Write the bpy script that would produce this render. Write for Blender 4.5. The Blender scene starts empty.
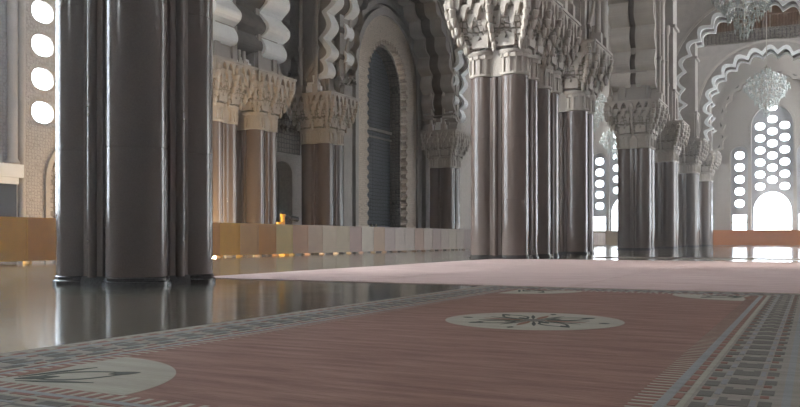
import bpy, bmesh, math, random
from math import sin, cos, pi, radians, sqrt, atan2
from mathutils import Vector, Matrix
random.seed(7)
S = bpy.context.scene
COL = S.collection

# ------------------------------------------------------------------ materials
def mat(name, base, rough=.5, metal=0., spec=.5, scale=0, amt=.0, base2=None, bump=0., bscale=20., coat=0., sheen=0., detail=4.):
    m = bpy.data.materials.new(name); m.use_nodes = True
    nt = m.node_tree; N = nt.nodes; L = nt.links
    p = N['Principled BSDF']
    p.inputs['Base Color'].default_value = (*base, 1)
    p.inputs['Roughness'].default_value = rough
    p.inputs['Metallic'].default_value = metal
    p.inputs['Specular IOR Level'].default_value = spec
    if coat: p.inputs['Coat Weight'].default_value = coat; p.inputs['Coat Roughness'].default_value = .04
    if sheen: p.inputs['Sheen Weight'].default_value = sheen; p.inputs['Sheen Roughness'].default_value = .5
    tc = N.new('ShaderNodeTexCoord')
    if scale and base2:
        n = N.new('ShaderNodeTexNoise'); n.inputs['Scale'].default_value = scale; n.inputs['Detail'].default_value = detail
        r = N.new('ShaderNodeValToRGB'); r.color_ramp.elements[0].position = .5-amt; r.color_ramp.elements[1].position = .5+amt
        r.color_ramp.elements[0].color = (*base, 1); r.color_ramp.elements[1].color = (*base2, 1)
        L.new(tc.outputs['Object'], n.inputs['Vector']); L.new(n.outputs['Fac'], r.inputs['Fac']); L.new(r.outputs['Color'], p.inputs['Base Color'])
    if bump:
        n = N.new('ShaderNodeTexNoise'); n.inputs['Scale'].default_value = bscale; n.inputs['Detail'].default_value = 3
        b = N.new('ShaderNodeBump'); b.inputs['Strength'].default_value = bump; b.inputs['Distance'].default_value = .05
        L.new(tc.outputs['Object'], n.inputs['Vector']); L.new(n.outputs['Fac'], b.inputs['Height']); L.new(b.outputs['Normal'], p.inputs['Normal'])
    return m

def carved(name, base, base2, scale=2.2, strength=.7, rough=.75, metal=0.):
    """stone (or metal) with an all-over relief of interlaced geometric cells"""
    m = bpy.data.materials.new(name); m.use_nodes = True
    nt = m.node_tree; N = nt.nodes; L = nt.links; p = N['Principled BSDF']
    p.inputs['Roughness'].default_value = rough; p.inputs['Metallic'].default_value = metal
    tc = N.new('ShaderNodeTexCoord')
    v = N.new('ShaderNodeTexVoronoi'); v.feature = 'DISTANCE_TO_EDGE'; v.inputs['Scale'].default_value = scale
    v.inputs['Randomness'].default_value = .35
    mr = N.new('ShaderNodeMapRange'); mr.inputs['From Min'].default_value = .03; mr.inputs['From Max'].default_value = .14
    mx = N.new('ShaderNodeMix'); mx.data_type = 'RGBA'
    mx.inputs[6].default_value = (*base2, 1); mx.inputs[7].default_value = (*base, 1)
    b = N.new('ShaderNodeBump'); b.inputs['Strength'].default_value = strength; b.inputs['Distance'].default_value = .08
    L.new(tc.outputs['Object'], v.inputs['Vector']); L.new(v.outputs['Distance'], mr.inputs['Value'])
    L.new(mr.outputs['Result'], mx.inputs[0]); L.new(mx.outputs[2], p.inputs['Base Color'])
    L.new(mr.outputs['Result'], b.inputs['Height']); L.new(b.outputs['Normal'], p.inputs['Normal'])
    return m

def floor_marble(name):
    m = bpy.data.materials.new(name); m.use_nodes = True
    nt = m.node_tree; N = nt.nodes; L = nt.links; p = N['Principled BSDF']
    p.inputs['Specular IOR Level'].default_value = .75
    tc = N.new('ShaderNodeTexCoord')
    br = N.new('ShaderNodeTexBrick'); br.offset = 0; br.inputs['Scale'].default_value = 1.
    br.inputs['Brick Width'].default_value = 1.2; br.inputs['Row Height'].default_value = 1.2
    br.inputs['Mortar Size'].default_value = .008
    br.inputs['Color1'].default_value = (.22, .2, .16, 1); br.inputs['Color2'].default_value = (.17, .155, .125, 1)
    br.inputs['Mortar'].default_value = (.06, .06, .055, 1)
    n = N.new('ShaderNodeTexNoise'); n.inputs['Scale'].default_value = 1.6; n.inputs['Detail'].default_value = 6; n.inputs['Distortion'].default_value = 1.5
    mx = N.new('ShaderNodeMix'); mx.data_type = 'RGBA'; mx.blend_type = 'MULTIPLY'; mx.inputs[0].default_value = .7
    r = N.new('ShaderNodeValToRGB'); r.color_ramp.elements[0].position = .3; r.color_ramp.elements[1].position = .7
    r.color_ramp.elements[0].color = (.45, .45, .45, 1)
    L.new(tc.outputs['Object'], br.inputs['Vector']); L.new(tc.outputs['Object'], n.inputs['Vector'])
    L.new(n.outputs['Fac'], r.inputs['Fac']); L.new(br.outputs['Color'], mx.inputs[6]); L.new(r.outputs['Color'], mx.inputs[7])
    L.new(mx.outputs[2], p.inputs['Base Color'])
    p.inputs['Roughness'].default_value = .13
    n2 = N.new('ShaderNodeTexNoise'); n2.inputs['Scale'].default_value = .9; n2.inputs['Detail'].default_value = 2
    b = N.new('ShaderNodeBump'); b.inputs['Strength'].default_value = .12; b.inputs['Distance'].default_value = .04
    L.new(tc.outputs['Object'], n2.inputs['Vector']); L.new(n2.outputs['Fac'], b.inputs['Height']); L.new(b.outputs['Normal'], p.inputs['Normal'])
    return m

def pile(name, a, b_, streak=(1.2, 9., 1.), sheen=.12, scale=1.):
    """woven pile, streaked along one direction by the brushing of the pile"""
    m = bpy.data.materials.new(name); m.use_nodes = True
    nt = m.node_tree; N = nt.nodes; L = nt.links; p = N['Principled BSDF']
    p.inputs['Roughness'].default_value = .95; p.inputs['Specular IOR Level'].default_value = .1
    p.inputs['Sheen Weight'].default_value = sheen; p.inputs['Sheen Roughness'].default_value = .45
    p.inputs['Sheen Tint'].default_value = (.85, .68, .6, 1)
    tc = N.new('ShaderNodeTexCoord'); mp = N.new('ShaderNodeMapping'); mp.inputs['Scale'].default_value = streak
    mp.inputs['Rotation'].default_value = (0, 0, radians(-24))
    n = N.new('ShaderNodeTexNoise'); n.inputs['Scale'].default_value = scale; n.inputs['Detail'].default_value = 8; n.inputs['Roughness'].default_value = .68
    r = N.new('ShaderNodeValToRGB'); r.color_ramp.elements[0].position = .36; r.color_ramp.elements[1].position = .66
    r.color_ramp.elements[0].color = (*a, 1); r.color_ramp.elements[1].color = (*b_, 1)
    L.new(tc.outputs['Object'], mp.inputs['Vector']); L.new(mp.outputs['Vector'], n.inputs['Vector']); L.new(n.outputs['Fac'], r.inputs['Fac'])
    L.new(r.outputs['Color'], p.inputs['Base Color'])
    n2 = N.new('ShaderNodeTexNoise'); n2.inputs['Scale'].default_value = 9; n2.inputs['Detail'].default_value = 6
    bp = N.new('ShaderNodeBump'); bp.inputs['Strength'].default_value = .35; bp.inputs['Distance'].default_value = .03
    L.new(mp.outputs['Vector'], n2.inputs['Vector']); L.new(n2.outputs['Fac'], bp.inputs['Height']); L.new(bp.outputs['Normal'], p.inputs['Normal'])
    return m

M = {}
M['granite'] = mat('granite', (.122, .095, .083), rough=.15, scale=40, amt=.25, base2=(.148, .118, .104), spec=.5)
M['granite_dark'] = mat('granite_dark', (.03, .028, .028), rough=.12, scale=25, amt=.2, base2=(.055, .05, .05))
M['granite_pale'] = mat('granite_pale', (.3, .25, .225), rough=.16, scale=22, amt=.12, base2=(.38, .32, .29))
M['brass'] = mat('brass', (.75, .7, .6), rough=.25, metal=1.)
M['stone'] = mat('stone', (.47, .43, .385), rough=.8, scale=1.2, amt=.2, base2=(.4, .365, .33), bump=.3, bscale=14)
M['grey_stone'] = mat('stone_grey', (.38, .345, .315), rough=.85, scale=1.5, amt=.2, base2=(.32, .29, .265), bump=.4, bscale=12)  # naturally greyer stone of the upper piers, spandrels and mouldings
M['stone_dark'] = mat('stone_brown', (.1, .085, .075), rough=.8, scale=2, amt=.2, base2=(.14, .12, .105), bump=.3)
M['white'] = mat('white_plaster', (.82, .83, .83), rough=.55, scale=3, amt=.25, base2=(.76, .77, .77), bump=.12)
M['carved'] = carved('carved_stone', (.45, .41, .37), (.36, .325, .29), 6.5, .5)
M['carved_fine'] = carved('carved_stone_fine', (.42, .385, .35), (.22, .195, .17), 4.5, .9)
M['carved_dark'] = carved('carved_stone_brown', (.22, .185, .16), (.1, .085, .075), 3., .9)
M['surround'] = carved('gilt_plaster', (.6, .51, .42), (.42, .35, .28), 6., .6)
M['floor'] = floor_marble('polished_marble')
M['door'] = carved('embossed_bronze', (.2, .21, .23), (.06, .065, .075), 3.2, .6, rough=.36, metal=.8)
M['frame'] = mat('window_frame_paint', (.42, .42, .44), rough=.6)
M['field'] = pile('rug_field', (.15, .072, .056), (.265, .15, .12))
M['pink'] = pile('carpet_pink', (.38, .28, .265), (.5, .38, .36), streak=(1, 5, 1), scale=.7)
M['cream'] = pile('rug_cream', (.28, .265, .22), (.36, .345, .285))
M['grey'] = pile('rug_grey', (.2, .187, .165), (.29, .27, .24))
M['blue'] = pile('rug_blue', (.19, .205, .21), (.26, .275, .28))
M['rose'] = pile('rug_rose', (.18, .085, .068), (.24, .12, .1))
M['char'] = pile('rug_charcoal', (.085, .084, .078), (.135, .13, .12))
M['leaf'] = mat('rug_motif_dark', (.035, .04, .03), rough=.95)
M['rust'] = mat('rug_motif_rust', (.2, .09, .06), rough=.95)
M['yellow'] = mat('yellow_paint', (.75, .4, .02), rough=.4)
M['black'] = mat('black_rubber', (.02, .02, .02), rough=.6)
M['balwood'] = mat('dark_wood', (.12, .06, .03), rough=.5, scale=6, amt=.3, base2=(.18, .095, .045))
M['gilt'] = mat('gilt_metal', (.5, .48, .42), rough=.3, metal=1.)
woods = [(.66, .33, .03), (.58, .26, .045), (.56, .32, .12), (.50, .36, .12), (.40, .22, .12), (.36, .25, .17), (.44, .36, .25), (.46, .37, .27),
         (.33, .23, .2), (.43, .38, .32), (.36, .26, .21), (.34, .27, .25), (.40, .34, .30)]
woods = woods[:3]+[tuple(min(1, x*1.3) for x in c) for c in woods[3:]]
WOOD = [mat('panel_wood_%s' % 'abcdefghijklm'[i], c, rough=.45, scale=2.5, amt=.3, base2=tuple(x*.85 for x in c)) for i, c in enumerate(woods)]
M['rail_wood'] = mat('orange_wood', (.6, .22, .07), rough=.4, scale=2, amt=.3, base2=(.52, .19, .06))

def glass(name, tint, emit=None):
    m = bpy.data.materials.new(name); m.use_nodes = True
    nt = m.node_tree; N = nt.nodes; L = nt.links; N.clear()
    o = N.new('ShaderNodeOutputMaterial'); t = N.new('ShaderNodeBsdfTransparent'); g = N.new('ShaderNodeBsdfGlossy'); mx = N.new('ShaderNodeMixShader')
    t.inputs[0].default_value = (*tint, 1); g.inputs['Roughness'].default_value = .05; mx.inputs[0].default_value = .06
    L.new(t.outputs[0], mx.inputs[1]); L.new(g.outputs[0], mx.inputs[2]); L.new(mx.outputs[0], o.inputs[0])
    return m
M['glass'] = glass('window_glass', (.93, .97, 1.))
def crystal():
    m = bpy.data.materials.new('crystal'); m.use_nodes = True
    p = m.node_tree.nodes['Principled BSDF']
    p.inputs['Base Color'].default_value = (.62, .68, .66, 1); p.inputs['Roughness'].default_value = .12
    p.inputs['Transmission Weight'].default_value = .25; p.inputs['Specular IOR Level'].default_value = .9
    return m
M['crystal'] = crystal()

# ------------------------------------------------------------------ mesh helpers
class MB:
    def __init__(s): s.v = []; s.f = []; s.mi = []
    def add(s, vs, fs, mi=0, xf=None):
        b = len(s.v)
        if xf is not None: vs = [tuple(xf @ Vector(v)) for v in vs]
        s.v += [tuple(v) for v in vs]; s.f += [tuple(b+i for i in f) for f in fs]; s.mi += [mi]*len(fs)
    def box(s, x0, x1, y0, y1, z0, z1, mi=0, xf=None):
        s.add([(x0,y0,z0),(x1,y0,z0),(x1,y1,z0),(x0,y1,z0),(x0,y0,z1),(x1,y0,z1),(x1,y1,z1),(x0,y1,z1)],
              [(0,3,2,1),(4,5,6,7),(0,1,5,4),(1,2,6,5),(2,3,7,6),(3,0,4,7)], mi, xf)
    def frust(s, a0, a1, z0, z1, cx=0, cy=0, mi=0, xf=None):
        s.add([(cx-a0,cy-a0,z0),(cx+a0,cy-a0,z0),(cx+a0,cy+a0,z0),(cx-a0,cy+a0,z0),(cx-a1,cy-a1,z1),(cx+a1,cy-a1,z1),(cx+a1,cy+a1,z1),(cx-a1,cy+a1,z1)],
              [(0,3,2,1),(4,5,6,7),(0,1,5,4),(1,2,6,5),(2,3,7,6),(3,0,4,7)], mi, xf)
    def lathe(s, prof, cx=0, cy=0, n=24, mi=0, xf=None):
        vs = []; fs = []
        for r, z in prof:
            for k in range(n): vs.append((cx+r*cos(2*pi*k/n), cy+r*sin(2*pi*k/n), z))
        for j in range(len(prof)-1):
            for k in range(n):
                a = j*n+k; b = j*n+(k+1) % n
                fs.append((a, b, b+n, a+n))
        fs.append(tuple(range(n))[::-1]); fs.append(tuple((len(prof)-1)*n+k for k in range(n)))
        s.add(vs, fs, mi, xf)
    def tube(s, p, q, r, n=8, mi=0):
        p = Vector(p); q = Vector(q); d = q-p
        xf = Matrix.Translation(p) @ d.to_track_quat('Z', 'Y').to_matrix().to_4x4()
        s.lathe([(r, 0), (r, d.length)], n=n, mi=mi, xf=xf)
    def plate(s, outer, holes, t0, t1, mi=0, xf=None):
        """2-D outline (u,w) with holes, extruded along depth t0..t1; local (u, depth, w)"""
        bm = bmesh.new(); loops = []
        for lp in [outer]+list(holes):
            vs = [bm.verts.new((u, t0, w)) for u, w in lp]
            for i in range(len(vs)): bm.edges.new((vs[i], vs[(i+1) % len(vs)]))
            loops.append(vs)
        bmesh.ops.triangle_fill(bm, use_beauty=True, use_dissolve=False, edges=bm.edges[:], normal=(0, -1, 0))
        bm.verts.index_update()
        n = len(bm.verts); vs = [tuple(v.co) for v in bm.verts]
        fs = [tuple(v.index for v in f.verts) for f in bm.faces]
        allv = vs+[(v[0], t1, v[2]) for v in vs]
        allf = fs+[tuple(n+i for i in f[::-1]) for f in fs]
        for lp in loops:
            for i in range(len(lp)):
                a = lp[i].index; b = lp[(i+1) % len(lp)].index
                allf.append((a, b, b+n, a+n))
        bm.free(); s.add(allv, allf, mi, xf)
    def poly(s, pts, z0, z1, mi=0, xf=None):
        """convex-ish flat outline in plan, with a thickness"""
        n = len(pts)
        vs = [(x, y, z0) for x, y in pts]+[(x, y, z1) for x, y in pts]
        fs = [tuple(range(n))[::-1], tuple(range(n, 2*n))]+[(i, (i+1) % n, (i+1) % n+n, i+n) for i in range(n)]
        s.add(vs, fs, mi, xf)
    def build(s, name, mats, parent=None, smooth=False, loc=None, bevel=0):
        me = bpy.data.meshes.new(name); me.from_pydata(s.v, [], s.f); me.validate()
        if not isinstance(mats, (list, tuple)): mats = [mats]
        for m in mats: me.materials.append(m)
        for p, i in zip(me.polygons, s.mi): p.material_index = i
        bm = bmesh.new(); bm.from_mesh(me); bmesh.ops.recalc_face_normals(bm, faces=bm.faces[:])
        if smooth:
            for fc in bm.faces: fc.smooth = True
            for e in bm.edges: e.smooth = len(e.link_faces) == 2 and e.calc_face_angle(4.) < radians(35)
        bm.to_mesh(me); bm.free()
        o = bpy.data.objects.new(name, me); COL.objects.link(o)
        if parent: o.parent = parent
        if loc: o.location = loc
        return o

def tag(o, label=None, cat=None, group=None, kind=None):
    if label: o['label'] = label
    if cat: o['category'] = cat
    if group: o['group'] = group
    if kind: o['kind'] = kind
    return o
def thing(name, label, cat, loc=(0, 0, 0), rz=0, group=None, kind=None):
    o = bpy.data.objects.new(name, None); COL.objects.link(o)
    o.location = loc; o.rotation_euler = (0, 0, rz); o.empty_display_size = .3
    return tag(o, label, cat, group, kind)
def dup(root, loc, label, group=None, rz=None, skip=()):
    r = root.copy(); COL.objects.link(r); r.location = loc; r.scale = (1, 1, 1)
    if rz is not None: r.rotation_euler = (0, 0, rz)
    r['label'] = label
    if group: r['group'] = group
    for ch in list(root.children):
        if ch.name.split('.')[0] in skip: continue
        c = ch.copy(); COL.objects.link(c); c.parent = r
        for g in ch.children:
            d = g.copy(); COL.objects.link(d); d.parent = c
    return r
def facexf(k):  # four faces of a square pier, k quarter turns
    return Matrix.Rotation(k*pi/2, 4, 'Z')

# ------------------------------------------------------------------ layout constants (metres; nave runs along +Y)
XB, XA, XR, XF, XW = -11.5, -30.5, 2.9, -22.7, -33.0
YEND = 108.0
Z_SH = 7.3           # top of the granite shafts
Z_CAP = 10.6         # top of the stone capital

# ------------------------------------------------------------------ camera
cam = bpy.data.cameras.new('camera'); co = bpy.data.objects.new('camera', cam); COL.objects.link(co)
co.location = (0, 0, .8); co.rotation_euler = (radians(90), 0, radians(26.8))
cam.sensor_width = 36; cam.lens = 36*820/800; cam.shift_y = (239-203.5)/800; cam.clip_end = 500
S.camera = co

# ------------------------------------------------------------------ capital pieces
def arcade(mb, u0, u1, n, z0, z1, off, th, xf, leg=.28, rise=.9, mi=0, pendant=True):
    """row of pointed-arch cells hanging like stalactites: legs down to z0, solid above"""
    w = (u1-u0)/n; lw = w*leg/2; pts = [(u0, z1), (u0, z0)]
    for i in range(n):
        a = u0+i*w; c = a+w/2; b = a+w
        pts.append((a+lw, z0))
        zs = z0+(z1-z0)*.35; zt = z0+(z1-z0)*rise
        h = w/2-lw
        for k in range(1, 5):
            t = k/5; pts.append((c-h*(1-t)**.6 if k < 5 else c, zs+(zt-zs)*t))
        pts.append((c, zt))
        for k in range(4, 0, -1):
            t = k/5; pts.append((c+h*(1-t)**.6, zs+(zt-zs)*t))
        pts.append((b-lw, z0))
        if i < n-1: pass
    pts += [(u1, z0), (u1, z1)]
    # drop duplicates
    q = []
    for p in pts:
        if not q or (abs(p[0]-q[-1][0])+abs(p[1]-q[-1][1])) > 1e-5: q.append(p)
    mb.plate(q, [], -off, -off+th, mi, xf)
    if pendant:
        for i in range(n+1):
            u = u0+i*w; r = lw*.9
            uu = min(max(u, u0+r), u1-r)
            mb.add([(uu-r, -off, z0), (uu+r, -off, z0), (uu+r, -off+2*r, z0), (uu-r, -off+2*r, z0), (uu, -off+r, z0-r*2.2)],
                   [(0, 1, 4), (1, 2, 4), (2, 3, 4), (3, 0, 4), (0, 3, 2, 1)], mi, xf)

def make_capital(root, rect=False):
    A = .63
    # fluted band over the shafts
    b = MB()
    for sx in (-1, 1):
        for sy in (-1, 1):
            cx, cy = sx*A, sy*A
            b.lathe([(.57, Z_SH), (.62, Z_SH+.03), (.62, Z_SH+.12), (.57, Z_SH+.14), (.57, Z_SH+.82), (.66, Z_SH+.86), (.7, Z_SH+.93), (.7, Z_SH+1.)], cx, cy, 24)
            for k in range(14):
                a = 2*pi*k/14
                xf = Matrix.Translation((cx, cy, 0)) @ Matrix.Rotation(a, 4, 'Z')
                b.box(.55, .635, -.035, .035, Z_SH+.1, Z_SH+.86, 0, xf)
                # little arch head between the ribs
                b.box(.55, .62, .03, .26, Z_SH+.7, Z_SH+.86, 0, xf)
    b.box(-1.06, 1.06, -A, A, Z_SH, Z_SH+1.); b.box(-A, A, -1.06, 1.06, Z_SH, Z_SH+1.)
    b.build('capital_band', M['stone'], root, smooth=True)
    # stalactite body
    c = MB()
    z = Z_SH+1.
    c.frust(1.12, 1.6, z, z+1.2, mi=1); c.box(-1.6, 1.6, -1.6, 1.6, z+1.2, Z_CAP-.1, 1)
    for k in range(4):
        xf = facexf(k)
        # tall carved panels with four triangular piercings each
        for s in (-1, 1):
            u = s*.55
            tri = []
            for du, dz in ((0, .98), (-.14, .72), (.14, .72), (0, .42)):
                tri.append([(u+du-.085, z+dz), (u+du+.085, z+dz), (u+du, z+dz+.19)])
            pts = [(u-.34, z+.12), (u+.34, z+.12), (u+.34, z+1.0), (u+.22, z+1.25), (u+.1, z+1.4), (u, z+1.62), (u-.1, z+1.4), (u-.22, z+1.25), (u-.34, z+1.0)]
            c.plate(pts, tri, -1.36, -1.27, 0, xf)
        # ribs between the panels, stepping outwards with knobs
        for u in (-1.12, 0, 1.12):
            for j in range(6):
                zz = z+.08+j*.34; off = 1.3+.62*(1-(1-j/5)**2); r = .1+.01*j
                xk = xf @ Matrix.Translation((u*(1+.4*(1-(1-j/5)**2)), -off+.04, zz))
                c.lathe([(.02, -.16), (r*.75, -.08), (r, .06), (r*1.15, .16), (r*.8, .22), (r*.75, .36)], 0, 0, 8, 0, xk)
        # tiers of niches
        arcade(c, -1.45, 1.45, 5, z+.95, z+1.45, 1.62, .22, xf)
        arcade(c, -1.66, 1.66, 6, z+1.3, z+1.8, 1.78, .25, xf)
        arcade(c, -1.86, 1.86, 7, z+1.7, z+2.25, 1.86, .25, xf)
    c.box(-1.92, 1.92, -1.92, 1.92, Z_CAP-.05, Z_CAP+.06)
    c.build('capital', [M['stone'], M['carved_fine']], root)

def make_upper(root, h=29.8):
    u = MB()
    u.box(-1., 1., -1., 1., Z_CAP+.06, h)
    for k in range(4):
        xf = facexf(k)
        # blind niche arch and ledge at the foot of the pier
        o = [(-.95, Z_CAP+.2), (.95, Z_CAP+.2), (.95, 13.2), (-.95, 13.2)]
        nch = [(-.55, Z_CAP+.4), (.55, Z_CAP+.4), (.55, 12.1)]+[(.55*cos(a), 12.1+.7*sin(a)) for a in [pi*i/10 for i in range(1, 10)]]+[(-.55, 12.1)]
        u.plate(o, [nch], -1.14, -.99, 0, xf)
        u.box(-1.15, 1.15, -1.2, -.9, 13.2, 13.4, 0, xf)
        u.box(-1.15, 1.15, -1.2, -.9, 18.6, 18.85, 0, xf)
    u.build('upper_pier', [M['grey_stone']], root)
    for sx in (-1, 1):
        for sy in (-1, 1):
            c = MB()
            c.box(-.2, .2, -.2, .2, Z_CAP+.06, 11.2)
            c.lathe([(.18, 11.2), (.13, 11.4), (.13, 13.5), (.2, 13.6), (.2, 13.75), (.15, 13.85), (.12, 13.9), (.12, 15.6), (.15, 15.65), (.12, 15.7), (.12, 17.8), (.2, 17.95), (.24, 18.2), (.24, 18.6)], 0, 0, 12)
            pass
            o = c.build('pier_colonnette', M['stone'], root, smooth=True, loc=(sx*.62, sy*1.72, 0))

def make_pillar(label, loc, group):
    root = thing('clustered_pillar', label, 'pillar', loc, 0, group)
    A = .63
    p = MB()
    def clover(r, z0, z1):
        for sx in (-1, 1):
            for sy in (-1, 1): p.lathe([(r, z0), (r, z1-.02), (r-.03, z1)], sx*A, sy*A, 32)
        p.box(-A-r*.8, A+r*.8, -A, A, z0, z1); p.box(-A, A, -A-r*.8, A+r*.8, z0, z1)
    clover(.62, 0, .09); clover(.585, .09, .16)
    p.build('plinth', M['granite_dark'], root, smooth=True)
    s = MB(); prof = [(.56, .14)]
    for zj in (2.35, 4.85):
        prof += [(.56, zj-.012), (.55, zj-.008), (.55, zj+.008), (.56, zj+.012)]
    prof += [(.56, Z_SH)]
    s.lathe(prof, 0, 0, 48)
    first = s.build('shaft', M['granite'], root, smooth=True, loc=(-A, -A, 0))
    for sx, sy in ((1, -1), (-1, 1), (1, 1)):
        o = first.copy(); COL.objects.link(o); o.parent = root; o.location = (sx*A, sy*A, 0)
    k_ = MB(); k_.box(-.98, .98, -A, A, .1, Z_SH); k_.box(-A, A, -.98, .98, .1, Z_SH)
    core = k_.build('core', M['granite_dark'], root)
    c = MB(); c.lathe([(.1, .14), (.1, 7.25)], 0, 0, 16)
    c.box(-.24, .24, .0, .12, .14, 7.25)
    q = None
    for k in range(4):
        a = k*pi/2
        if q is None: q = c.build('colonnette', M['granite'], root, smooth=True)
        else: q = q.copy(); COL.objects.link(q); q.parent = root
        q.rotation_euler = (0, 0, a); q.location = (sin(a)*1.08, -cos(a)*1.08, 0)
    # small polished studs where the slabs are joined
    t = MB()
    for k in range(4):
        for zz in (.75, 2.9, 3.05, 5.3):
            t.box(-.02, .02, -1.2, -1.1, zz, zz+.025, 0, facexf(k))
    t.build('stud', M['brass'], core)
    make_capital(root)
    make_upper(root)
    return root

G = 'clustered granite pillars under carved stone capitals'
P1 = make_pillar('huge dark clustered granite pillar nearest the camera, at the left', (-11.05, 11.2, 0), G)
P1.scale = (.94, .94, 1)
def pil(x, y, label, rz=0, skip=()): return dup(P1, (x, y, 0), label, G, rz, skip)
P2 = pil(-11.35, 32.0, 'broad clustered granite pillar in the centre with white stalactite capital', pi/2)
P2b = pil(-11.45, 35.4, 'granite pillar joined close behind the broad centre pillar, with bluish glints', pi/2)
P3 = pil(XB, 42.2, 'granite pillar standing just behind the big centre pillar, to its right', pi/2)
P4 = pil(XB-.1, 61.2, 'dark granite pillar, left one of the pair in front of the far aisle window', pi/2)
P5 = pil(XB-.1, 73.0, 'dark granite pillar, right one of the pair in front of the far aisle window')
P6 = pil(XB, 86.5, 'slim distant granite pillar just right of the dark pair, at the foot of the nearer nave arch', 0, ('pier_colonnette',))
P7 = pil(XB, 99.0, 'farthest pale pillar at the left end of the orange wooden rail', 0, ('pier_colonnette',))
A1b = pil(XA, 36.6, 'stone pillar in golden light half hidden behind the nearest dark pillar')
A1 = pil(XA, 40.5, 'grey granite pillar behind the barrier, left of the pointed niche')
A2 = pil(XA, 48.4, 'granite pillar behind the barrier, between the pointed niche and the portal')
A3 = pil(XA, 69.6, 'granite pillar behind the barrier, right of the tall bronze portal')
R1 = pil(XR, 86.5, 'granite pillar at the right foot of the nearer nave arch')
R2 = pil(XR, 99.0, 'granite pillar at the right foot of the farther nave arch')

# ------------------------------------------------------------------ scalloped arches
SPLAY = 1.2
CONVEX = False
def curve(a, zc, rz, z0, off, n=60):
    """intrados from the left foot to the right foot: vertical legs and an elliptical head"""
    L = []; legs = max(0, zc-z0)
    m = 400; pts = []
    def leg(h): return a+SPLAY*max(0, 1-h/2.6)**1.6-.22*sin(pi*min(1, max(0, h/legs)))
    for i in range(m+1):
        h = legs*i/m; pts.append((-leg(h), z0+h))
    for i in range(1, 2*m):
        th = pi-pi*i/(2*m); pts.append((a*cos(th), zc+rz*sin(th)))
    for i in range(m+1):
        h = legs*(1-i/m); pts.append((leg(h), z0+h))
    d = [0]
    for p, q in zip(pts, pts[1:]): d.append(d[-1]+math.dist(p, q))
    return pts, d
def foil_line(a, zc, rz, z0, nf, depth, off, per=10, smoothk=.75):
    pts, d = curve(a, zc, rz, z0, off); T = d[-1]; out = []; j = 0
    N_ = nf*per
    for i in range(N_+1):
        s = T*i/N_
        while j < len(d)-2 and d[j+1] < s: j += 1
        t = (s-d[j])/max(1e-9, d[j+1]-d[j]); p = pts[j]; q = pts[j+1]
        x = p[0]+(q[0]-p[0])*t; z = p[1]+(q[1]-p[1])*t
        tx, tz = q[0]-p[0], q[1]-p[1]; l = math.hypot(tx, tz) or 1
        nx, nz = -tz/l, tx/l        # outward (left of travel = away from opening)
        w = (sqrt(sin(pi*nf*i/N_)**2+.012)-.11)/.896*depth
        if CONVEX: w = depth*(1-(sqrt(cos(pi*nf*i/N_)**2+.015)-.122)/.885) if depth else 0
        x += nx*(off+w); z += nz*(off+w)
        out.append((x, z))
    return out
def make_arch(label, loc, rz_, a, zc, rise, nf, th, zt, ext, group=None, rim=.5, depth=.42, z0=None, spm='grey_stone', rimm='white', spandrel=True):
    z0 = z0 or Z_CAP+.06; zb = Z_CAP+.06
    root = thing('scalloped_arch', label, 'arch', loc, rz_, group)
    h = th/2
    inner = foil_line(a, zc, rise, z0, nf, depth, 0)
    outer = foil_line(a, zc, rise, z0, nf, 0, depth+.28, 8)
    rib = foil_line(a, zc, rise, z0, nf, depth, .4)
    for s in (-1, 1):
        r = MB(); y0 = s*h; y1 = s*(h-rim)
        r.plate(inner+rib[::-1], [], min(y0, y1), max(y0, y1))
        r.build('scalloped_rim', M[rimm], root)
    for s in (-1, 1):
        im = MB()
        for q, (p0, p1, q0, q1) in enumerate(((1.9, .85, -.02, .5), (1.8, 1.0, .5, .75))):
            x0_, x1_ = sorted((s*(a+p0-1.2+SPLAY), s*(a+p1-1.2+SPLAY))); im.box(x0_, x1_, -h-.04, h+.04, z0+q0, z0+q1)
        if z0 > zb: x0_, x1_ = sorted((s*(a+SPLAY-.3), s*(a+SPLAY+1.1))); im.box(x0_, x1_, -h, h, zb, z0)
        im.build('impost', M[rimm], root)
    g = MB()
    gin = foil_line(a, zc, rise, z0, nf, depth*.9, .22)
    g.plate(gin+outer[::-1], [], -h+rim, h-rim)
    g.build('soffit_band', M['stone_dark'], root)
    if spandrel:
        sp = MB(); o2 = foil_line(a, zc, rise, z0, nf, depth, .3); ext = SPLAY+.8
        o2[0] = (o2[0][0], z0); o2[-1] = (o2[-1][0], z0)
        sp.plate(o2+[(a+ext, z0), (a+ext, zt), (-a-ext, zt), (-a-ext, z0)], [], -h+.22, h-.22)
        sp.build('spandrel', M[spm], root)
        m = MB()
        m1 = foil_line(a, zc, rise, z0, nf, 0, depth+.75, 4); m2 = foil_line(a, zc, rise, z0, nf, 0, depth+1.0, 4)
        m1 = [(max(-a-ext, min(a+ext, x)), min(z, zt)) for x, z in m1]
        for s in (-1, 1):
            y0, y1 = s*(h-.25), s*(h-.1)
            m.plate(m1+[(x, z) for x, z in m2[::-1]], [], min(y0, y1), max(y0, y1))
        m.build('outer_moulding', M['stone'], root)
    return root
AG = 'scalloped stone arches between the pillars'
NX = -4.3
T86 = make_arch('nearer scalloped white arch across the nave at upper right', (NX, 86.5, 0), 0, 7.1, 15.9, 7.1, 20, 2.7, 29.8, 1.2, AG, depth=.65, z0=11.3)
T99 = make_arch('farther scalloped white arch below the wooden balcony', (NX, 99, 0), 0, 5.9, 15.3, 5.6, 19, 3.1, 22.4, 1.5, AG, depth=.6)
CONVEX = True
TA1 = make_arch('broad scalloped arch springing from the capital of the golden lit pillar', ((XA+XB)/2, 38.55, 0), 0, 7.9, 13.9, 8, 20, 7.0, 29.8, .3, AG, rim=2.2, depth=.6)
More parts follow.
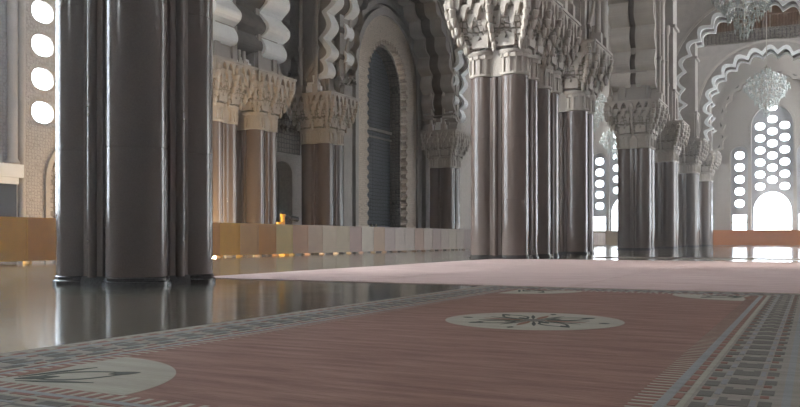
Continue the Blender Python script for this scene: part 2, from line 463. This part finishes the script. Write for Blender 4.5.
TA2 = make_arch('scalloped white arch springing from the pillar left of the portal', ((XA+XB)/2, 48.4, 0), 0, 7.9, 13.9, 8, 20, 3.1, 29.8, .3, AG, rim=1.0, depth=.55)
TA3 = make_arch('scalloped arch springing from the pillar right of the portal', ((XA+XB)/2, 69.6, 0), 0, 7.9, 13.9, 8, 20, 3.1, 29.8, .3, AG, rim=1.0, depth=.5)
LB = make_arch('grey scalloped arch rising from the left pillar of the dark pair', (XB-.1, 51.7, 0), pi/2, 8.0, 13.9, 8, 20, 3.1, 29.8, .3, AG, rim=1.35, rimm='stone', depth=.5)
LA = make_arch('large grey scalloped arch framing the bronze portal', (XA+.1, 59., 0), pi/2, 8.6, 11.6, 10.6, 21, 3.1, 29.8, .3, AG, rimm='grey_stone', rim=1.1, depth=.5)

CONVEX = False
# ------------------------------------------------------------------ setting: floor, ceiling, walls
f = MB(); f.box(-34, 26, -26, 110, -.3, 0)
tag(f.build('floor', M['floor']), kind='structure')
c = MB(); c.box(-34, 26, -26, 110, 29.9, 30.3)
tag(c.build('ceiling', M['grey_stone']), kind='structure')

def ell(cx, cz, rx, rz, n=20, p=.85):
    o = []
    for k in range(n):
        a = 2*pi*k/n; o.append((cx+rx*abs(cos(a))**p*(1 if cos(a) >= 0 else -1), cz+rz*abs(sin(a))**p*(1 if sin(a) >= 0 else -1)))
    return o
def archloop(cx, hw, z0, zs, zt, n=14, pw=1.0):
    """closed outline of an arched opening"""
    o = [(cx-hw, z0), (cx+hw, z0)]
    for k in range(n+1):
        a = pi*k/n; o.append((cx+hw*cos(a), zs+(zt-zs)*sin(a)**pw))
    return o
def wallplate(mb, outer, holes, t0, t1, mi=0, xf=None): mb.plate(outer, holes, t0, t1, mi, xf)

# end wall (faces -Y) with the two window groups
def win_specs(cx):
    return [(cx, 2.3, 1.75, 14.4, 16.9), (cx-3.65, .98, 1.75, 11.1, 12.1), (cx+3.65, .98, 1.75, 11.1, 12.1)]
endg = [NX-.2, -21.6]
holes = []
for cx in endg:
    for (x, hw, z0, zs, zt) in win_specs(cx): holes.append(archloop(x, hw, z0, zs, zt))
w = MB(); w.plate([(-34, 0), (26, 0), (26, 30), (-34, 30)], holes, YEND, YEND+1.2)
tag(w.build('wall_far', M['carved']), kind='structure')

def pierced_window(name, cx, hw, z0, zs, zt, big, xf=None, base_open=True):
    """arched window: pierced screen, glass behind, moulded frame in front; local u,depth,w"""
    root = thing(name, None, None); root['kind'] = 'structure'
    if xf is not None: root.matrix_world = xf
    h = []
    if big:
        h.append(archloop(cx, hw-.2, z0+.05, z0+2.3, z0+4.75))
        rowz = z0+5.2
        for r in range(8):
            zz = rowz+r*1.46+.2
            for s in (-1, 1):
                if zz < zs+.2: h.append(ell(cx+s*1.36, zz, .55, .44))
            if r: h.append(ell(cx, zz-.73+.06, .55, .44))
    else:
        h.append([(cx-.8, z0+.1), (cx+.8, z0+.1), (cx+.8, z0+1.0), (cx-.8, z0+1.0)])
        h.append([(cx-.8, z0+1.12), (cx+.8, z0+1.12), (cx+.8, z0+2.0), (cx-.8, z0+2.0)])
        for r in range(5): h.append(ell(cx, z0+3.4+r*1.47, .56, .47))
    s = MB(); s.plate(archloop(cx, hw, z0, zs, zt), h, .35, .55)
    s.build('pierced_screen', M['frame'], root)
    g = MB(); g.plate(archloop(cx, hw, z0, zs, zt), [], .7, .72)
    g.build('pane', M['glass'], root)
    fr = MB(); fr.plate(archloop(cx, hw+.22, z0-.02, zs, zt+.22), [archloop(cx, hw, z0, zs, zt)], -.14, .1)
    fr.build('window_frame', M['stone'], root)
    return root
i = 1
for cx in endg:
    for j, (x, hw, z0, zs, zt) in enumerate(win_specs(cx)):
        pierced_window('window_%d' % i, x, hw, z0, zs, zt, j == 0, Matrix.Translation((0, YEND, 0))); i += 1

# left wall (faces +X): plate u = y, depth along -X
XL = Matrix(((0, -1, 0, XW), (1, 0, 0, 0), (0, 0, 1, 0), (0, 0, 0, 1)))
YP = 62.6
lw_holes = [archloop(YP, 5.6, .02, 14.5, 20.0)]
pil_niche = archloop(47.1, 1.15, .02, 5.3, 6.2)
lw_holes.append(pil_niche)
leftwins = [(27.62, 1.1)]
for y, hw in leftwins: lw_holes.append(archloop(y, hw, 6.2, 12.9, 14.2))
bigl = [5.5, 13.0, 20.]
for y in bigl: lw_holes.append(archloop(y, 3.2, 2.0, 15, 18.5))
# the stepped pointed niche
def steppoint(cy, hw, z0, zs, zt, n=6):
    o = [(cy-hw, z0), (cy+hw, z0), (cy+hw, zs)]
    for k in range(n):
        t = (k+1)/n; wv = hw*(1-t)+.08; o.append((cy+hw*(1-k/n)-.05, zs+(zt-zs)*(k+.55)/n)); o.append((cy+wv, zs+(zt-zs)*(k+.7)/n))
    o.append((cy, zt))
    right = o[2:-1]
    o += [(2*cy-y, z) for y, z in right[::-1]]
    return o
lw_holes.append(steppoint(48.6, 2.3, 6.8, 8.3, 13.9))
lw_holes.append(archloop(29.6, 1.9, .02, 3.6, 5.6))
for y in (9.5, 17, 24.5, 82, 91, 100): lw_holes.append(archloop(y, 2.6, 19.5, 26, 28.8))  # unseen high openings, added to brighten the hall with daylight
w = MB(); w.plate([(-26, 0), (110, 0), (110, 30), (-26, 30)], lw_holes, 0, 1.0, 0, XL)
tag(w.build('wall_left', M['carved']), kind='structure')
def wall_thing(name, label, cat, loc=(0, 0, 0)): return thing(name, label, cat, loc)
# niches backed by their own panels
n = wall_thing('pointed_niche', 'dark stepped pointed niche high in the wall between two barrier pillars', 'niche', (XW, 48.6, 6.8))
xloc = Matrix.Translation((-XW, -48.6, -6.8)) @ XL
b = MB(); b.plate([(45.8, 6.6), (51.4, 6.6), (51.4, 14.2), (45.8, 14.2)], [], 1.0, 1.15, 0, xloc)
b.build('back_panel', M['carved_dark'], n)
b = MB()
for k in range(7):
    hw = 2.2-k*.3
    for s_ in range(max(1, int(hw*2/.55))):
        u = 48.6-hw+.28+s_*.55
        b.add([(u-.24, 0, 0), (u+.24, 0, 0), (u+.24, .5, 0), (u-.24, .5, 0), (u, .25, -.5)], [(0, 1, 4), (1, 2, 4), (2, 3, 4), (3, 0, 4), (3, 2, 1, 0)], 0,
              xloc @ Matrix.Translation((0, .2+.05*k, 8.9+k*.75)))
b.build('stalactites', M['carved_dark'], n)
n = wall_thing('arched_niche', 'small dark arched niche low in the wall under the pointed niche', 'niche', (XW, 47.1, 0))
xloc = Matrix.Translation((-XW, -47.1, 0)) @ XL
b = MB(); b.plate([(45.6, 0), (48.6, 0), (48.6, 6.6), (45.6, 6.6)], [], 1.0, 1.12, 0, xloc); b.build('back_panel', M['stone_dark'], n)
b = MB(); b.plate(archloop(47.1, 1.4, .0, 5.3, 6.5), [archloop(47.1, 1.15, .02, 5.3, 6.2)], -.1, .0, 0, xloc); b.build('frame', M['stone'], n)
n = wall_thing('arched_recess', 'arched recess with patterned lining under the round window holes at far left', 'niche', (XW, 29.6, 0))
xloc = Matrix.Translation((-XW, -29.6, 0)) @ XL
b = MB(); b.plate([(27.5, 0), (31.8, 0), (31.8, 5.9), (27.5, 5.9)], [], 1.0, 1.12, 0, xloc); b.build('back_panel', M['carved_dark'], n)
b = MB(); b.plate(archloop(29.6, 2.15, .0, 3.6, 5.9), [archloop(29.6, 1.9, .02, 3.6, 5.6)], -.12, .0, 0, xloc); b.build('frame', M['stone'], n)
b = MB(); b.plate(archloop(29.6, 1.4, .0, 3.5, 5.0), [archloop(29.6, 1.15, .02, 3.5, 4.7)], .55, .8, 0, xloc); b.build('inner_frame', M['carved_fine'], n)

# windows of the left wall
for y, hw in leftwins:
    root = thing('window_%d' % i, None, None); root['kind'] = 'structure'; i += 1
    h = [ell(y, 6.92+1.62*r, .64, .52) for r in range(5)]
    s = MB(); s.plate(archloop(y, hw, 6.2, 12.9, 14.2), h, .3, .45, 0, XL); s.build('pierced_screen', M['carved'], root)
    g = MB(); g.plate(archloop(y, hw, 6.2, 12.9, 14.2), [], .7, .72, 0, XL); g.build('pane', M['glass'], root)
for y in bigl:
    root = thing('window_%d' % i, None, None); root['kind'] = 'structure'; i += 1
    s = MB()
    for k in range(-2, 3): s.box(y+k-.06, y+k+.06, .3, .42, 2, 16.8, 0, XL)
    for k in range(8): s.box(y-3.2, y+3.2, .3, .42, 3.6+k*1.7, 3.72+k*1.7, 0, XL)
    s.build('glazing_bars', M['frame'], root)
    g = MB(); g.plate(archloop(y, 3.2, 2, 15, 18.5), [], .7, .72, 0, XL); g.build('pane', M['glass'], root)

# slim wall shafts at the far left
ws = thing('wall_shaft', 'pale slim twin shafts on the wall beside the round window holes', 'wall shaft', (XW, 24.9, 0))
for k, dy in enumerate((-.55, .55, 1.05)):
    s = MB(); s.lathe([(.3, 4.1), (.34, 4.3), (.22, 4.5), (.2, 29.8)] if k < 2 else [(.16, 0), (.16, 29.8)], 0, 0, 16)
    s.build('shaft', M['stone'], ws, smooth=True, loc=(.3, dy, 0))
s = MB(); s.box(0, .7, -1.0, .85, 3.6, 4.2); s.box(0, .55, -.85, .7, 3.3, 3.6); s.build('bracket', M['white'], ws)
s = MB(); s.box(0, .4, -.85, .7, 0, 3.3); s.build('dado', M['granite_dark'], ws)

# right and back walls, out of sight: tall openings that let daylight in
w = MB(); hs = [archloop(y, 3.0, .5, 15, 19) for y in (76, 84, 92, 101)]+[archloop(y, 3.2, 17.5, 25, 28.5) for y in (30, 84, 92, 100)]
XRt = Matrix(((0, 1, 0, 25), (1, 0, 0, 0), (0, 0, 1, 0), (0, 0, 0, 1)))
w.plate([(-26, 0), (110, 0), (110, 30), (-26, 30)], hs, 0, 1.0, 0, XRt); tag(w.build('wall_right', M['carved']), kind='structure')
w = MB(); w.plate([(-34, 0), (26, 0), (26, 30), (-34, 30)], [archloop(x, 3.4, 15, 24, 28) for x in (-26,)], -26, -25)
tag(w.build('wall_back', M['carved']), kind='structure')

# ------------------------------------------------------------------ the portal and its door
pt = thing('arched_portal', 'tall pale portal surround with toothed arched edge around the bronze door', 'portal', (XW, YP, 0))
xloc = Matrix.Translation((-XW, -YP, 0)) @ XL
def toothed(cx, hw, z0, zs, zt, nt, dep):
    """arched outline whose edge is cut into fine teeth"""
    base = []; m = 240
    for k in range(m+1):
        t = k/m
        if t < .3: base.append((cx+hw, z0+(zs-z0)*t/.3))
        elif t <= .7:
            a = pi*(t-.3)/.4; base.append((cx+hw*cos(a), zs+(zt-zs)*sin(a)**.85))
        else: base.append((cx-hw, zs-(zs-z0)*(t-.7)/.3))
    o = []
    for k, (x, z) in enumerate(base):
        s_ = 1-dep*(1 if (k//2) % 2 else 0)/hw
        o.append((cx+(x-cx)*s_, z if z <= zs else zs+(z-zs)*s_))
    return o
tin = toothed(YP, 3.75, .02, 13.5, 17.9, 60, .3)
b = MB(); b.plate(archloop(YP, 5.6, .0, 14.5, 20.0, 30), [tin], -.25, .9, 0, xloc); b.build('surround', M['surround'], pt)
b = MB(); b.plate(archloop(YP, 5.95, .0, 14.5, 20.5, 30), [archloop(YP, 5.5, .02, 14.5, 19.9, 30)], -.45, -.02, 0, xloc); b.build('outer_moulding', M['grey_stone'], pt)
b = MB(); b.plate(archloop(YP, 6.6, .0, 14.5, 21.3, 30), [archloop(YP, 6.25, .02, 14.5, 20.9, 30)], -.3, -.02, 0, xloc); b.build('outer_moulding', M['grey_stone'], pt)
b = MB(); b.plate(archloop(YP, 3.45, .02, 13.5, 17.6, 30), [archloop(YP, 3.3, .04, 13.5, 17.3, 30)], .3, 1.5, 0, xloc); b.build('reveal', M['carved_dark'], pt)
d = thing('door_1', None, None, (XW-1.3, YP, 0)); d['kind'] = 'structure'
xloc = Matrix.Translation((-XW+1.3, -YP, 0)) @ XL
for s_ in (-1, 1):
    b = MB()
    pts = [(YP+.02*s_, .03), (YP+3.35*s_, .03), (YP+3.35*s_, 13.5)]
    for k in range(1, 13):
        a = pi/2*k/12; pts.append((YP+max(3.35*cos(a), .02)*s_, 13.5+3.85*sin(a)))
    b.plate(pts, [], 1.3, 1.5, 0, xloc); lf = b.build('door_leaf', M['door'], d)
    hb = MB(); hb.lathe([(.03, 0), (.12, .1), (.12, .5), (.03, .6)], 0, 0, 12, 0, xloc @ Matrix.Translation((YP+.4*s_, 1.2, 1.5))); hb.build('door_handle', M['brass'], lf)
b = MB(); b.box(YP-3.3, YP+3.3, 1.1, 1.32, 10.2, 10.45, 0, xloc); b.box(YP-3.3, YP+3.3, 1.15, 1.32, 9.6, 9.75, 0, xloc)
b.build('transom', M['grey_stone'], d)
# pilaster strips flanking the portal
for k, (y0, lab) in enumerate(((55.2, 'plain grey wall pilaster left of the portal'), (70.2, 'plain grey wall pilaster right of the portal'))):
    t = thing('wall_pilaster', lab, 'pilaster', (XW, y0, 0), 0)
    b = MB(); b.box(0, .5, -.5, .5, 0, 24); b.box(0, .65, -.7, .7, 0, .6); b.build('shaft', M['grey_stone'], t)
    b = MB(); b.box(0, .8, -.75, .75, 24, 24.5); b.build('cap', M['stone'], t)

# blind scalloped arch on the far wall around the nave window
BL = make_arch('faint grey scalloped blind arch on the far wall around the tall window', (NX-.2, YEND-.3, 0), 0, 5.2, 15., 5.2, 17, .6, 22, .3, AG, rim=.25, spandrel=False, rimm='stone', depth=.35)
# aisle blind arch
# ------------------------------------------------------------------ balcony above the farther nave arch
bal = thing('balcony', 'dark wooden balustrade balcony above the farther nave arch', 'balcony', (NX, 99, 22.4))
b = MB(); b.box(-7.2, 7.2, -1.2, 1.2, 0, .25); b.box(-7.2, 7.2, -1.35, 1.2, 1.2, 1.45)
for k in range(36): b.box(-7.1+k*.4, -6.85+k*.4, -1.28, -1.1, .25, 1.2)
b.box(-7.2, 7.2, -1.1, 1.2, .25, 1.2); b.build('frieze', M['carved_dark'], bal)
b = MB()
for k in range(48):
    x = -7.0+k*.298; b.lathe([(.06, 1.45), (.09, 1.7), (.045, 1.95), (.08, 2.3), (.05, 2.7), (.07, 2.85)], x, -1.15, 6)
bb = b.build('balusters', M['balwood'], bal, smooth=True); bb['kind'] = 'stuff'
b = MB(); b.box(-7.2, 7.2, -1.25, -1.05, 2.85, 3.05); b.build('handrail', M['balwood'], bal)
b = MB(); b.box(-7.2, 7.2, .9, 1.1, 1.45, 7.3); b.build('back_wall', M['balwood'], bal)
b = MB()
for k in range(5): b.lathe([(.28, 1.45), (.2, 1.7), (.18, 4.9), (.3, 5.3), (.34, 5.6)], -7+k*3.5, -.9, 12)
b.box(-7.2, 7.2, -1.2, -.6, 5.6, 7.3); b.build('column', M['grey_stone'], bal, smooth=True)

# ------------------------------------------------------------------ barriers
fence = thing('wooden_barrier', 'long chest high panelled barrier along the left side of the hall', 'barrier', (XF, 10, 0))
seq = [5, 2, 3, 4, 5, 7, 6, 8, 9, 4, 11, 12, 10]
PITCH = 1.37
import itertools
protoP = {}
for k in range(66):
    y = 10+k*PITCH
    if y < 27.2: mi = 0 if (k % 3) else 1
    elif y < 29.0: mi = 0
    else:
        q = int(round((y-29.0)/PITCH)); tbl = [2, 1, 3, 4, 5, 7, 6, 8, 9, 5, 11, 12, 12, 10, 12, 11, 12, 9, 12, 11]; mi = tbl[q] if q < len(tbl) else (12 if q % 3 else 11)
    if mi not in protoP:
        b = MB()
        b.box(-.02, .02, .03, PITCH-.03, .09, 1.46)
        b.box(-.035, .035, 0, .055, .09, 1.5); b.box(-.035, .035, PITCH-.055, PITCH, .09, 1.5)
        b.box(-.035, .035, .05, PITCH-.05, .09, .16); b.box(-.035, .035, .05, PITCH-.05, 1.43, 1.5)
        b.box(-.03, .03, .05, PITCH-.05, 1.1, 1.14)
        b.box(-.15, .15, .0, .05, 0, .09); b.box(-.15, .15, PITCH-.05, PITCH, 0, .09)
        o = b.build('panel', WOOD[mi], fence); protoP[mi] = o
    else:
        o = protoP[mi].copy(); COL.objects.link(o); o.parent = fence
    o.location = (0, k*PITCH+.004, 0)
def rail(label, x0, x1, m, h):
    r = thing('wooden_rail', label, 'rail', (x0, 104, 0))
    n_ = int((x1-x0)/2); p_ = (x1-x0)/n_; o = None
    for k in range(n_):
        if o is None:
            b = MB(); b.box(.02, p_-.02, -.03, .03, .05, h-.05); b.box(0, .1, -.05, .05, 0, h); b.box(p_-.1, p_, -.05, .05, 0, h)
            b.box(.1, p_-.1, -.05, .05, h-.12, h); b.box(.1, p_-.1, -.05, .05, .05, .2); o = b.build('panel', m, r)
        else: o = o.copy(); COL.objects.link(o); o.parent = r
        o.location = (k*p_, 0, 0)
rail('orange wooden panelled rail below the far nave windows', -12.4, 10, M['rail_wood'], 1.85)
rail('pale wooden panelled rail below the far aisle windows', -31, -13.6, WOOD[7], 1.85)

# yellow post with a dark lever behind the barrier
y = thing('yellow_stand', 'small yellow stand with a black lever showing above the barrier', 'stand', (XF-.55, 33.3, 0))
b = MB(); b.box(-.3, .3, -.3, .3, 0, .12); b.tube((0, 0, .1), (0, 0, 1.98), .1, 10); b.tube((0, 0, 1.9), (0, 0, 2.02), .14, 10)
b.box(-.1, .1, -.45, 0, 1.5, 1.62); b.build('post', M['yellow'], y, smooth=True)
b = MB(); b.tube((0, .05, 1.9), (0, 1.15, 1.8), .09, 10); b.tube((0, .6, 1.85), (0, 1.25, 1.79), .12, 10); b.build('lever', M['black'], y, smooth=True)

# ------------------------------------------------------------------ rug with a woven border and medallions
rug = MB()
MI = {k: j for j, k in enumerate(['field', 'cream', 'grey', 'blue', 'rose', 'char', 'leaf', 'rust'])}
X0, X1, Y0, Y1 = -5.0, .1, 2.15, 13.15
xi0, xi1, yi0, yi1 = -4.1, -.8, 3.05, 12.25
H = .012
rug.box(X0, X1, Y0, Y1, 0, H, MI['grey'])
def lay(pts, lvl, m): rug.poly(pts, H, H+.0008*lvl, MI[m])
def rectp(a, b_, c_, d_): return [(a, c_), (b_, c_), (b_, d_), (a, d_)]
def ring(off0, off1, m, lvl):
    # band between two offsets measured outward from the field
    a0, a1, c0, c1 = xi0-off1, xi1+off1, yi0-off1, yi1+off1
    b0, b1, e0, e1 = xi0-off0, xi1+off0, yi0-off0, yi1+off0
    for p in (rectp(a0, b0, c0, c1), rectp(b1, a1, c0, c1), rectp(b0, b1, c0, e0), rectp(b0, b1, e1, c1)): lay(p, lvl, m)
ring(0, .12, 'cream', 1)
ring(.12, .17, 'blue', 2); ring(.22, .25, 'cream', 2)
ring(.66, .7, 'blue', 2); ring(.74, .8, 'rose', 1); ring(.83, .86, 'cream', 2)
lay(rectp(xi0, xi1, yi0, yi1), 1, 'field')
def along(off0, off1, seg, duty, m, lvl, phase=0.):
    """dashes running round the border"""
    for side in range(4):
        if side < 2: L0, L1 = yi0-off1, yi1+off1
        else: L0, L1 = xi0-off0, xi1+off0
        n_ = int((L1-L0)/seg); sg = (L1-L0)/n_
        for k in range(n_):
            s0 = L0+sg*(k+phase); s1 = s0+sg*duty
            if s1 > L1: continue
            if side == 0: lay(rectp(xi0-off1, xi0-off0, s0, s1), lvl, m)
            elif side == 1: lay(rectp(xi1+off0, xi1+off1, s0, s1), lvl, m)
            elif side == 2: lay(rectp(s0, s1, yi0-off1, yi0-off0), lvl, m)
            else: lay(rectp(s0, s1, yi1+off0, yi1+off1), lvl, m)
along(0, .12, .085, .5, 'rose', 3)
along(.175, .215, .2, .7, 'rose', 3)
along(.27, .34, .32, .45, 'char', 3); along(.27, .31, .32, .2, 'rose', 4, .6)
along(.38, .52, .32, .62, 'char', 3, .1); along(.42, .48, .32, .3, 'grey', 4, .26)
along(.345, .375, .32, .5, 'blue', 3, .5); along(.525, .55, .32, .5, 'blue', 3, .2)
along(.56, .62, .32, .4, 'char', 3, .4); along(.56, .6, .32, .2, 'rose', 4, .05)
along(.745, .795, .18, .35, 'cream', 3)
def clip_disc(cx, cy, r, a0=0, a1=360, n=64):
    pts = [] if a1-a0 >= 360 else [(cx, cy)]
    for k in range(n+(a1-a0 < 360)):
        a = radians(a0+(a1-a0)*k/n); pts.append((cx+r*cos(a), cy+r*sin(a)))
    return pts
def petal_ring(cx, cy, ang, r0, r1, wd, m, lvl, th=.022):
    """hollow pointed petal drawn as a narrow outline"""
    n_ = 12; out = []
    for k in range(n_+1):
        t = k/n_; out.append((r0+(r1-r0)*t, wd*sin(pi*t**.8)))
    ca, sa = cos(ang), sin(ang)
    for s_ in (-1, 1):
        for (r_a, w_a), (r_b, w_b) in zip(out, out[1:]):
            q = [(r_a, s_*max(w_a-th, 0)), (r_b, s_*max(w_b-th, 0)), (r_b, s_*w_b), (r_a, s_*w_a)]
            q = [(cx+x*ca-y_*sa, cy+x*sa+y_*ca) for x, y_ in q]
            lay(q if s_ > 0 else q[::-1], lvl, m)
def leafp(cx, cy, ang, r0, r1, wd, m, lvl):
    ca, sa = cos(ang), sin(ang); n_ = 10; P = []
    for k in range(n_+1):
        t = k/n_; P.append((r0+(r1-r0)*t, -wd*sin(pi*t)))
    for k in range(n_-1, 0, -1):
        t = k/n_; P.append((r0+(r1-r0)*t, wd*sin(pi*t)))
    lay([(cx+x*ca-y_*sa, cy+x*sa+y_*ca) for x, y_ in P], lvl, m)
def medallion(cx, cy, r, a0, a1):
    lay(clip_disc(cx, cy, r, a0, a1), 3, 'cream')
    step = 45
    k = 0
    for a in range(0, 360, step):
        mid = a+22.5
        if not (a0 < mid < a1): continue
        g = radians(mid)
        if (a//45) % 2: continue
        g = radians(a+45)
        petal_ring(cx, cy, g, r*.2, r*.78, r*.15, 'leaf', 5, .03)
        leafp(cx, cy, g, r*.12, r*.36, r*.05, 'leaf', 6)
        leafp(cx, cy, g, r*.62, r*.8, r*.05, 'leaf', 6)
        for dg in (-27, 27):
            leafp(cx, cy, g+radians(dg), r*.15, r*.62, r*.022, 'leaf', 6)
        if a1-a0 >= 360: leafp(cx, cy, g+radians(45), r*.74, r*.86, r*.035, 'leaf', 6)
        if a0 < a+45 < a1 or a1-a0 >= 360:
            leafp(cx, cy, g+radians(45), r*.1, r*.6, r*.04, 'rust', 6)
    if a1-a0 >= 360: lay(clip_disc(cx, cy, r*.13, n=16), 7, 'char')
medallion(-2.42, 7.65, .85, 0, 360)
medallion(xi0, yi0, 1.0, 0, 90); medallion(xi1, yi1, 1.0, 180, 270); medallion(xi0, yi1, 1.0, 270, 360)
ro = rug.build('rug', [M[k] for k in ['field', 'cream', 'grey', 'blue', 'rose', 'char', 'leaf', 'rust']])
tag(ro, 'large red brown rug with patterned border and pale round medallions in the foreground', 'rug')
def carpet(label, x0, x1, y0, y1, m, seams):
    c = MB(); s = sorted(seams)
    xs = [x0]+s+[x1]
    for a, b_ in zip(xs, xs[1:]): c.box(a+.008, b_-.008, y0, y1, .0, .012)
    c.box(x0, x1, y0, y1, 0, .006)
    o = c.build('carpet', m); tag(o, label, 'carpet'); return o
carpet('plain pink carpet lying beyond the far edge of the patterned rug', -11.4, 12, 13.2, 31., M['pink'], [-7.6, -3.6, -.2, 4])
def strip(label, x0, x1, y0, y1): 
    c = MB(); c.box(x0, x1, y0, y1, 0, .01); o = c.build('carpet_runner', M['grey']); tag(o, label, 'carpet')
strip('narrow grey carpet runner crossing the marble beyond the pink carpet', -8.5, 12, 34.5, 37.0)

# ------------------------------------------------------------------ chandeliers
def make_chandelier(label, loc, group):
    root = thing('crystal_chandelier', label, 'chandelier', loc, 0, group)
    s = MB(); s.tube((0, 0, 4.6), (0, 0, 29.9-loc[2]), .035, 8); s.lathe([(.05, 4.3), (.25, 4.45), (.1, 4.7), (.04, 4.8)], 0, 0, 12)
    pass
    s.build('stem', M['gilt'], root, smooth=True)
    tiers = [(.25, .45), (.55, .9), (.95, 1.5), (1.45, 2.1), (1.85, 2.75), (1.55, 3.35), (.95, 3.8), (.4, 4.2)]
    fr = MB(); fr.tube((0, 0, .4), (0, 0, 4.4), .07, 8)
    for r, z in tiers:
        n_ = 28
        for k in range(n_):
            a, b_ = 2*pi*k/n_, 2*pi*(k+1)/n_
            fr.tube((r*cos(a), r*sin(a), z), (r*cos(b_), r*sin(b_), z), .025, 5)
        for k in range(8):
            a = 2*pi*k/8; fr.tube((0, 0, z+.1), (r*cos(a), r*sin(a), z), .02, 5)
    frm = fr.build('frame', M['gilt'], root)
    d = MB(); rnd = random.Random(3)
    def drop(x, y_, z, r, h):
        d.add([(x+r, y_, z), (x, y_+r, z), (x-r, y_, z), (x, y_-r, z), (x, y_, z+h*.4), (x, y_, z-h)],
              [(0, 1, 4), (1, 2, 4), (2, 3, 4), (3, 0, 4), (1, 0, 5), (2, 1, 5), (3, 2, 5), (0, 3, 5)])
    for r, z in tiers:
        n_ = max(8, int(r*30))
        for k in range(n_):
            a = 2*pi*k/n_+rnd.random()*.2
            for q in range(2):
                rr = r*(1+rnd.uniform(-.12, .12)); drop(rr*cos(a), rr*sin(a), z+rnd.uniform(-.3, .25), rnd.uniform(.05, .09), rnd.uniform(.16, .34))
    drop(0, 0, .25, .12, .35)
    dd = d.build('crystal_drops', M['crystal'], root); dd['kind'] = 'stuff'
    l = MB()
    for r, z in tiers[3:6]:
        for k in range(12):
            a = 2*pi*k/12; l.lathe([(.03, z), (.09, z+.12), (.1, z+.2), (.05, z+.34)], r*cos(a), r*sin(a), 6)
    ll = l.build('candle_lamps', M['white'], frm); ll['kind'] = 'stuff'
    return root
CG = 'crystal chandeliers'
C1 = make_chandelier('nearest crystal chandelier, cut by the top right edge of the photo', (-4.1, 58, 13.9), CG)
dup(C1, (-3.95, 83, 12.1), 'crystal chandelier hanging in front of the tall far window', CG)
dup(C1, (-21.2, 88, 12.3), 'upper crystal chandelier seen in the gap above the aisle windows', CG)
dup(C1, (-20.6, 97, 9.6), 'lower crystal chandelier seen just left of the dark pillar pair', CG)

# ------------------------------------------------------------------ light
W = bpy.data.worlds.new('world'); S.world = W; W.use_nodes = True
bg = W.node_tree.nodes['Background']; bg.inputs['Color'].default_value = (.93, .965, 1, 1); bg.inputs['Strength'].default_value = 6.0
def area(name, loc, rot, sx, sy, e, color=(1, 1, 1), portal=False):
    l = bpy.data.lights.new(name, 'AREA'); l.shape = 'RECTANGLE'; l.size = sx; l.size_y = sy; l.energy = e; l.color = color
    o = bpy.data.objects.new(name, l); COL.objects.link(o); o.location = loc; o.rotation_euler = rot
    if portal: l.cycles.is_portal = True
    return o
# warm lamps standing on the floor behind the barrier, lighting the pillar there
def warm(name, loc, e, r=.35, color=(1, .62, .25)):
    l = bpy.data.lights.new(name, 'POINT'); l.energy = e; l.color = color; l.shadow_soft_size = r
    o = bpy.data.objects.new(name, l); COL.objects.link(o); o.location = loc
warm('floor_lamp_light', (-27, 32.6, .8), 800, color=(1, .72, .4))
warm('floor_lamp_light', (-25.2, 29.5, .6), 90)
sun = bpy.data.lights.new('sun', 'SUN'); sun.energy = 3.; sun.angle = radians(7); sun.color = (1, .96, .9)
so = bpy.data.objects.new('sun', sun); COL.objects.link(so); so.rotation_euler = Vector((.75, .42, -.52)).to_track_quat('-Z', 'Y').to_euler()

S.view_settings.view_transform = 'Standard'; S.view_settings.look = 'None'; S.view_settings.gamma = 1; S.view_settings.use_curve_mapping = False
S.view_settings.exposure = 1.2
S.cycles.use_denoising = True
S.cycles.max_bounces = 8; S.cycles.diffuse_bounces = 5; S.cycles.glossy_bounces = 4; S.cycles.sample_clamp_indirect = 6

hz = MB(); hz.box(-35, 27, -27, 111, -.5, 30.6)
hm = bpy.data.materials.new('haze'); hm.use_nodes = True; hn = hm.node_tree; hn.nodes.clear()
ho = hn.nodes.new('ShaderNodeOutputMaterial'); hv = hn.nodes.new('ShaderNodeVolumeScatter')
hv.inputs['Density'].default_value = .0014; hv.inputs['Anisotropy'].default_value = .7; hv.inputs['Color'].default_value = (.9, .95, 1, 1)
hn.links.new(hv.outputs[0], ho.inputs['Volume'])
h_ = hz.build('haze', hm); h_['kind'] = 'stuff'; tag(h_, 'thin bluish haze filling the hall', 'haze')
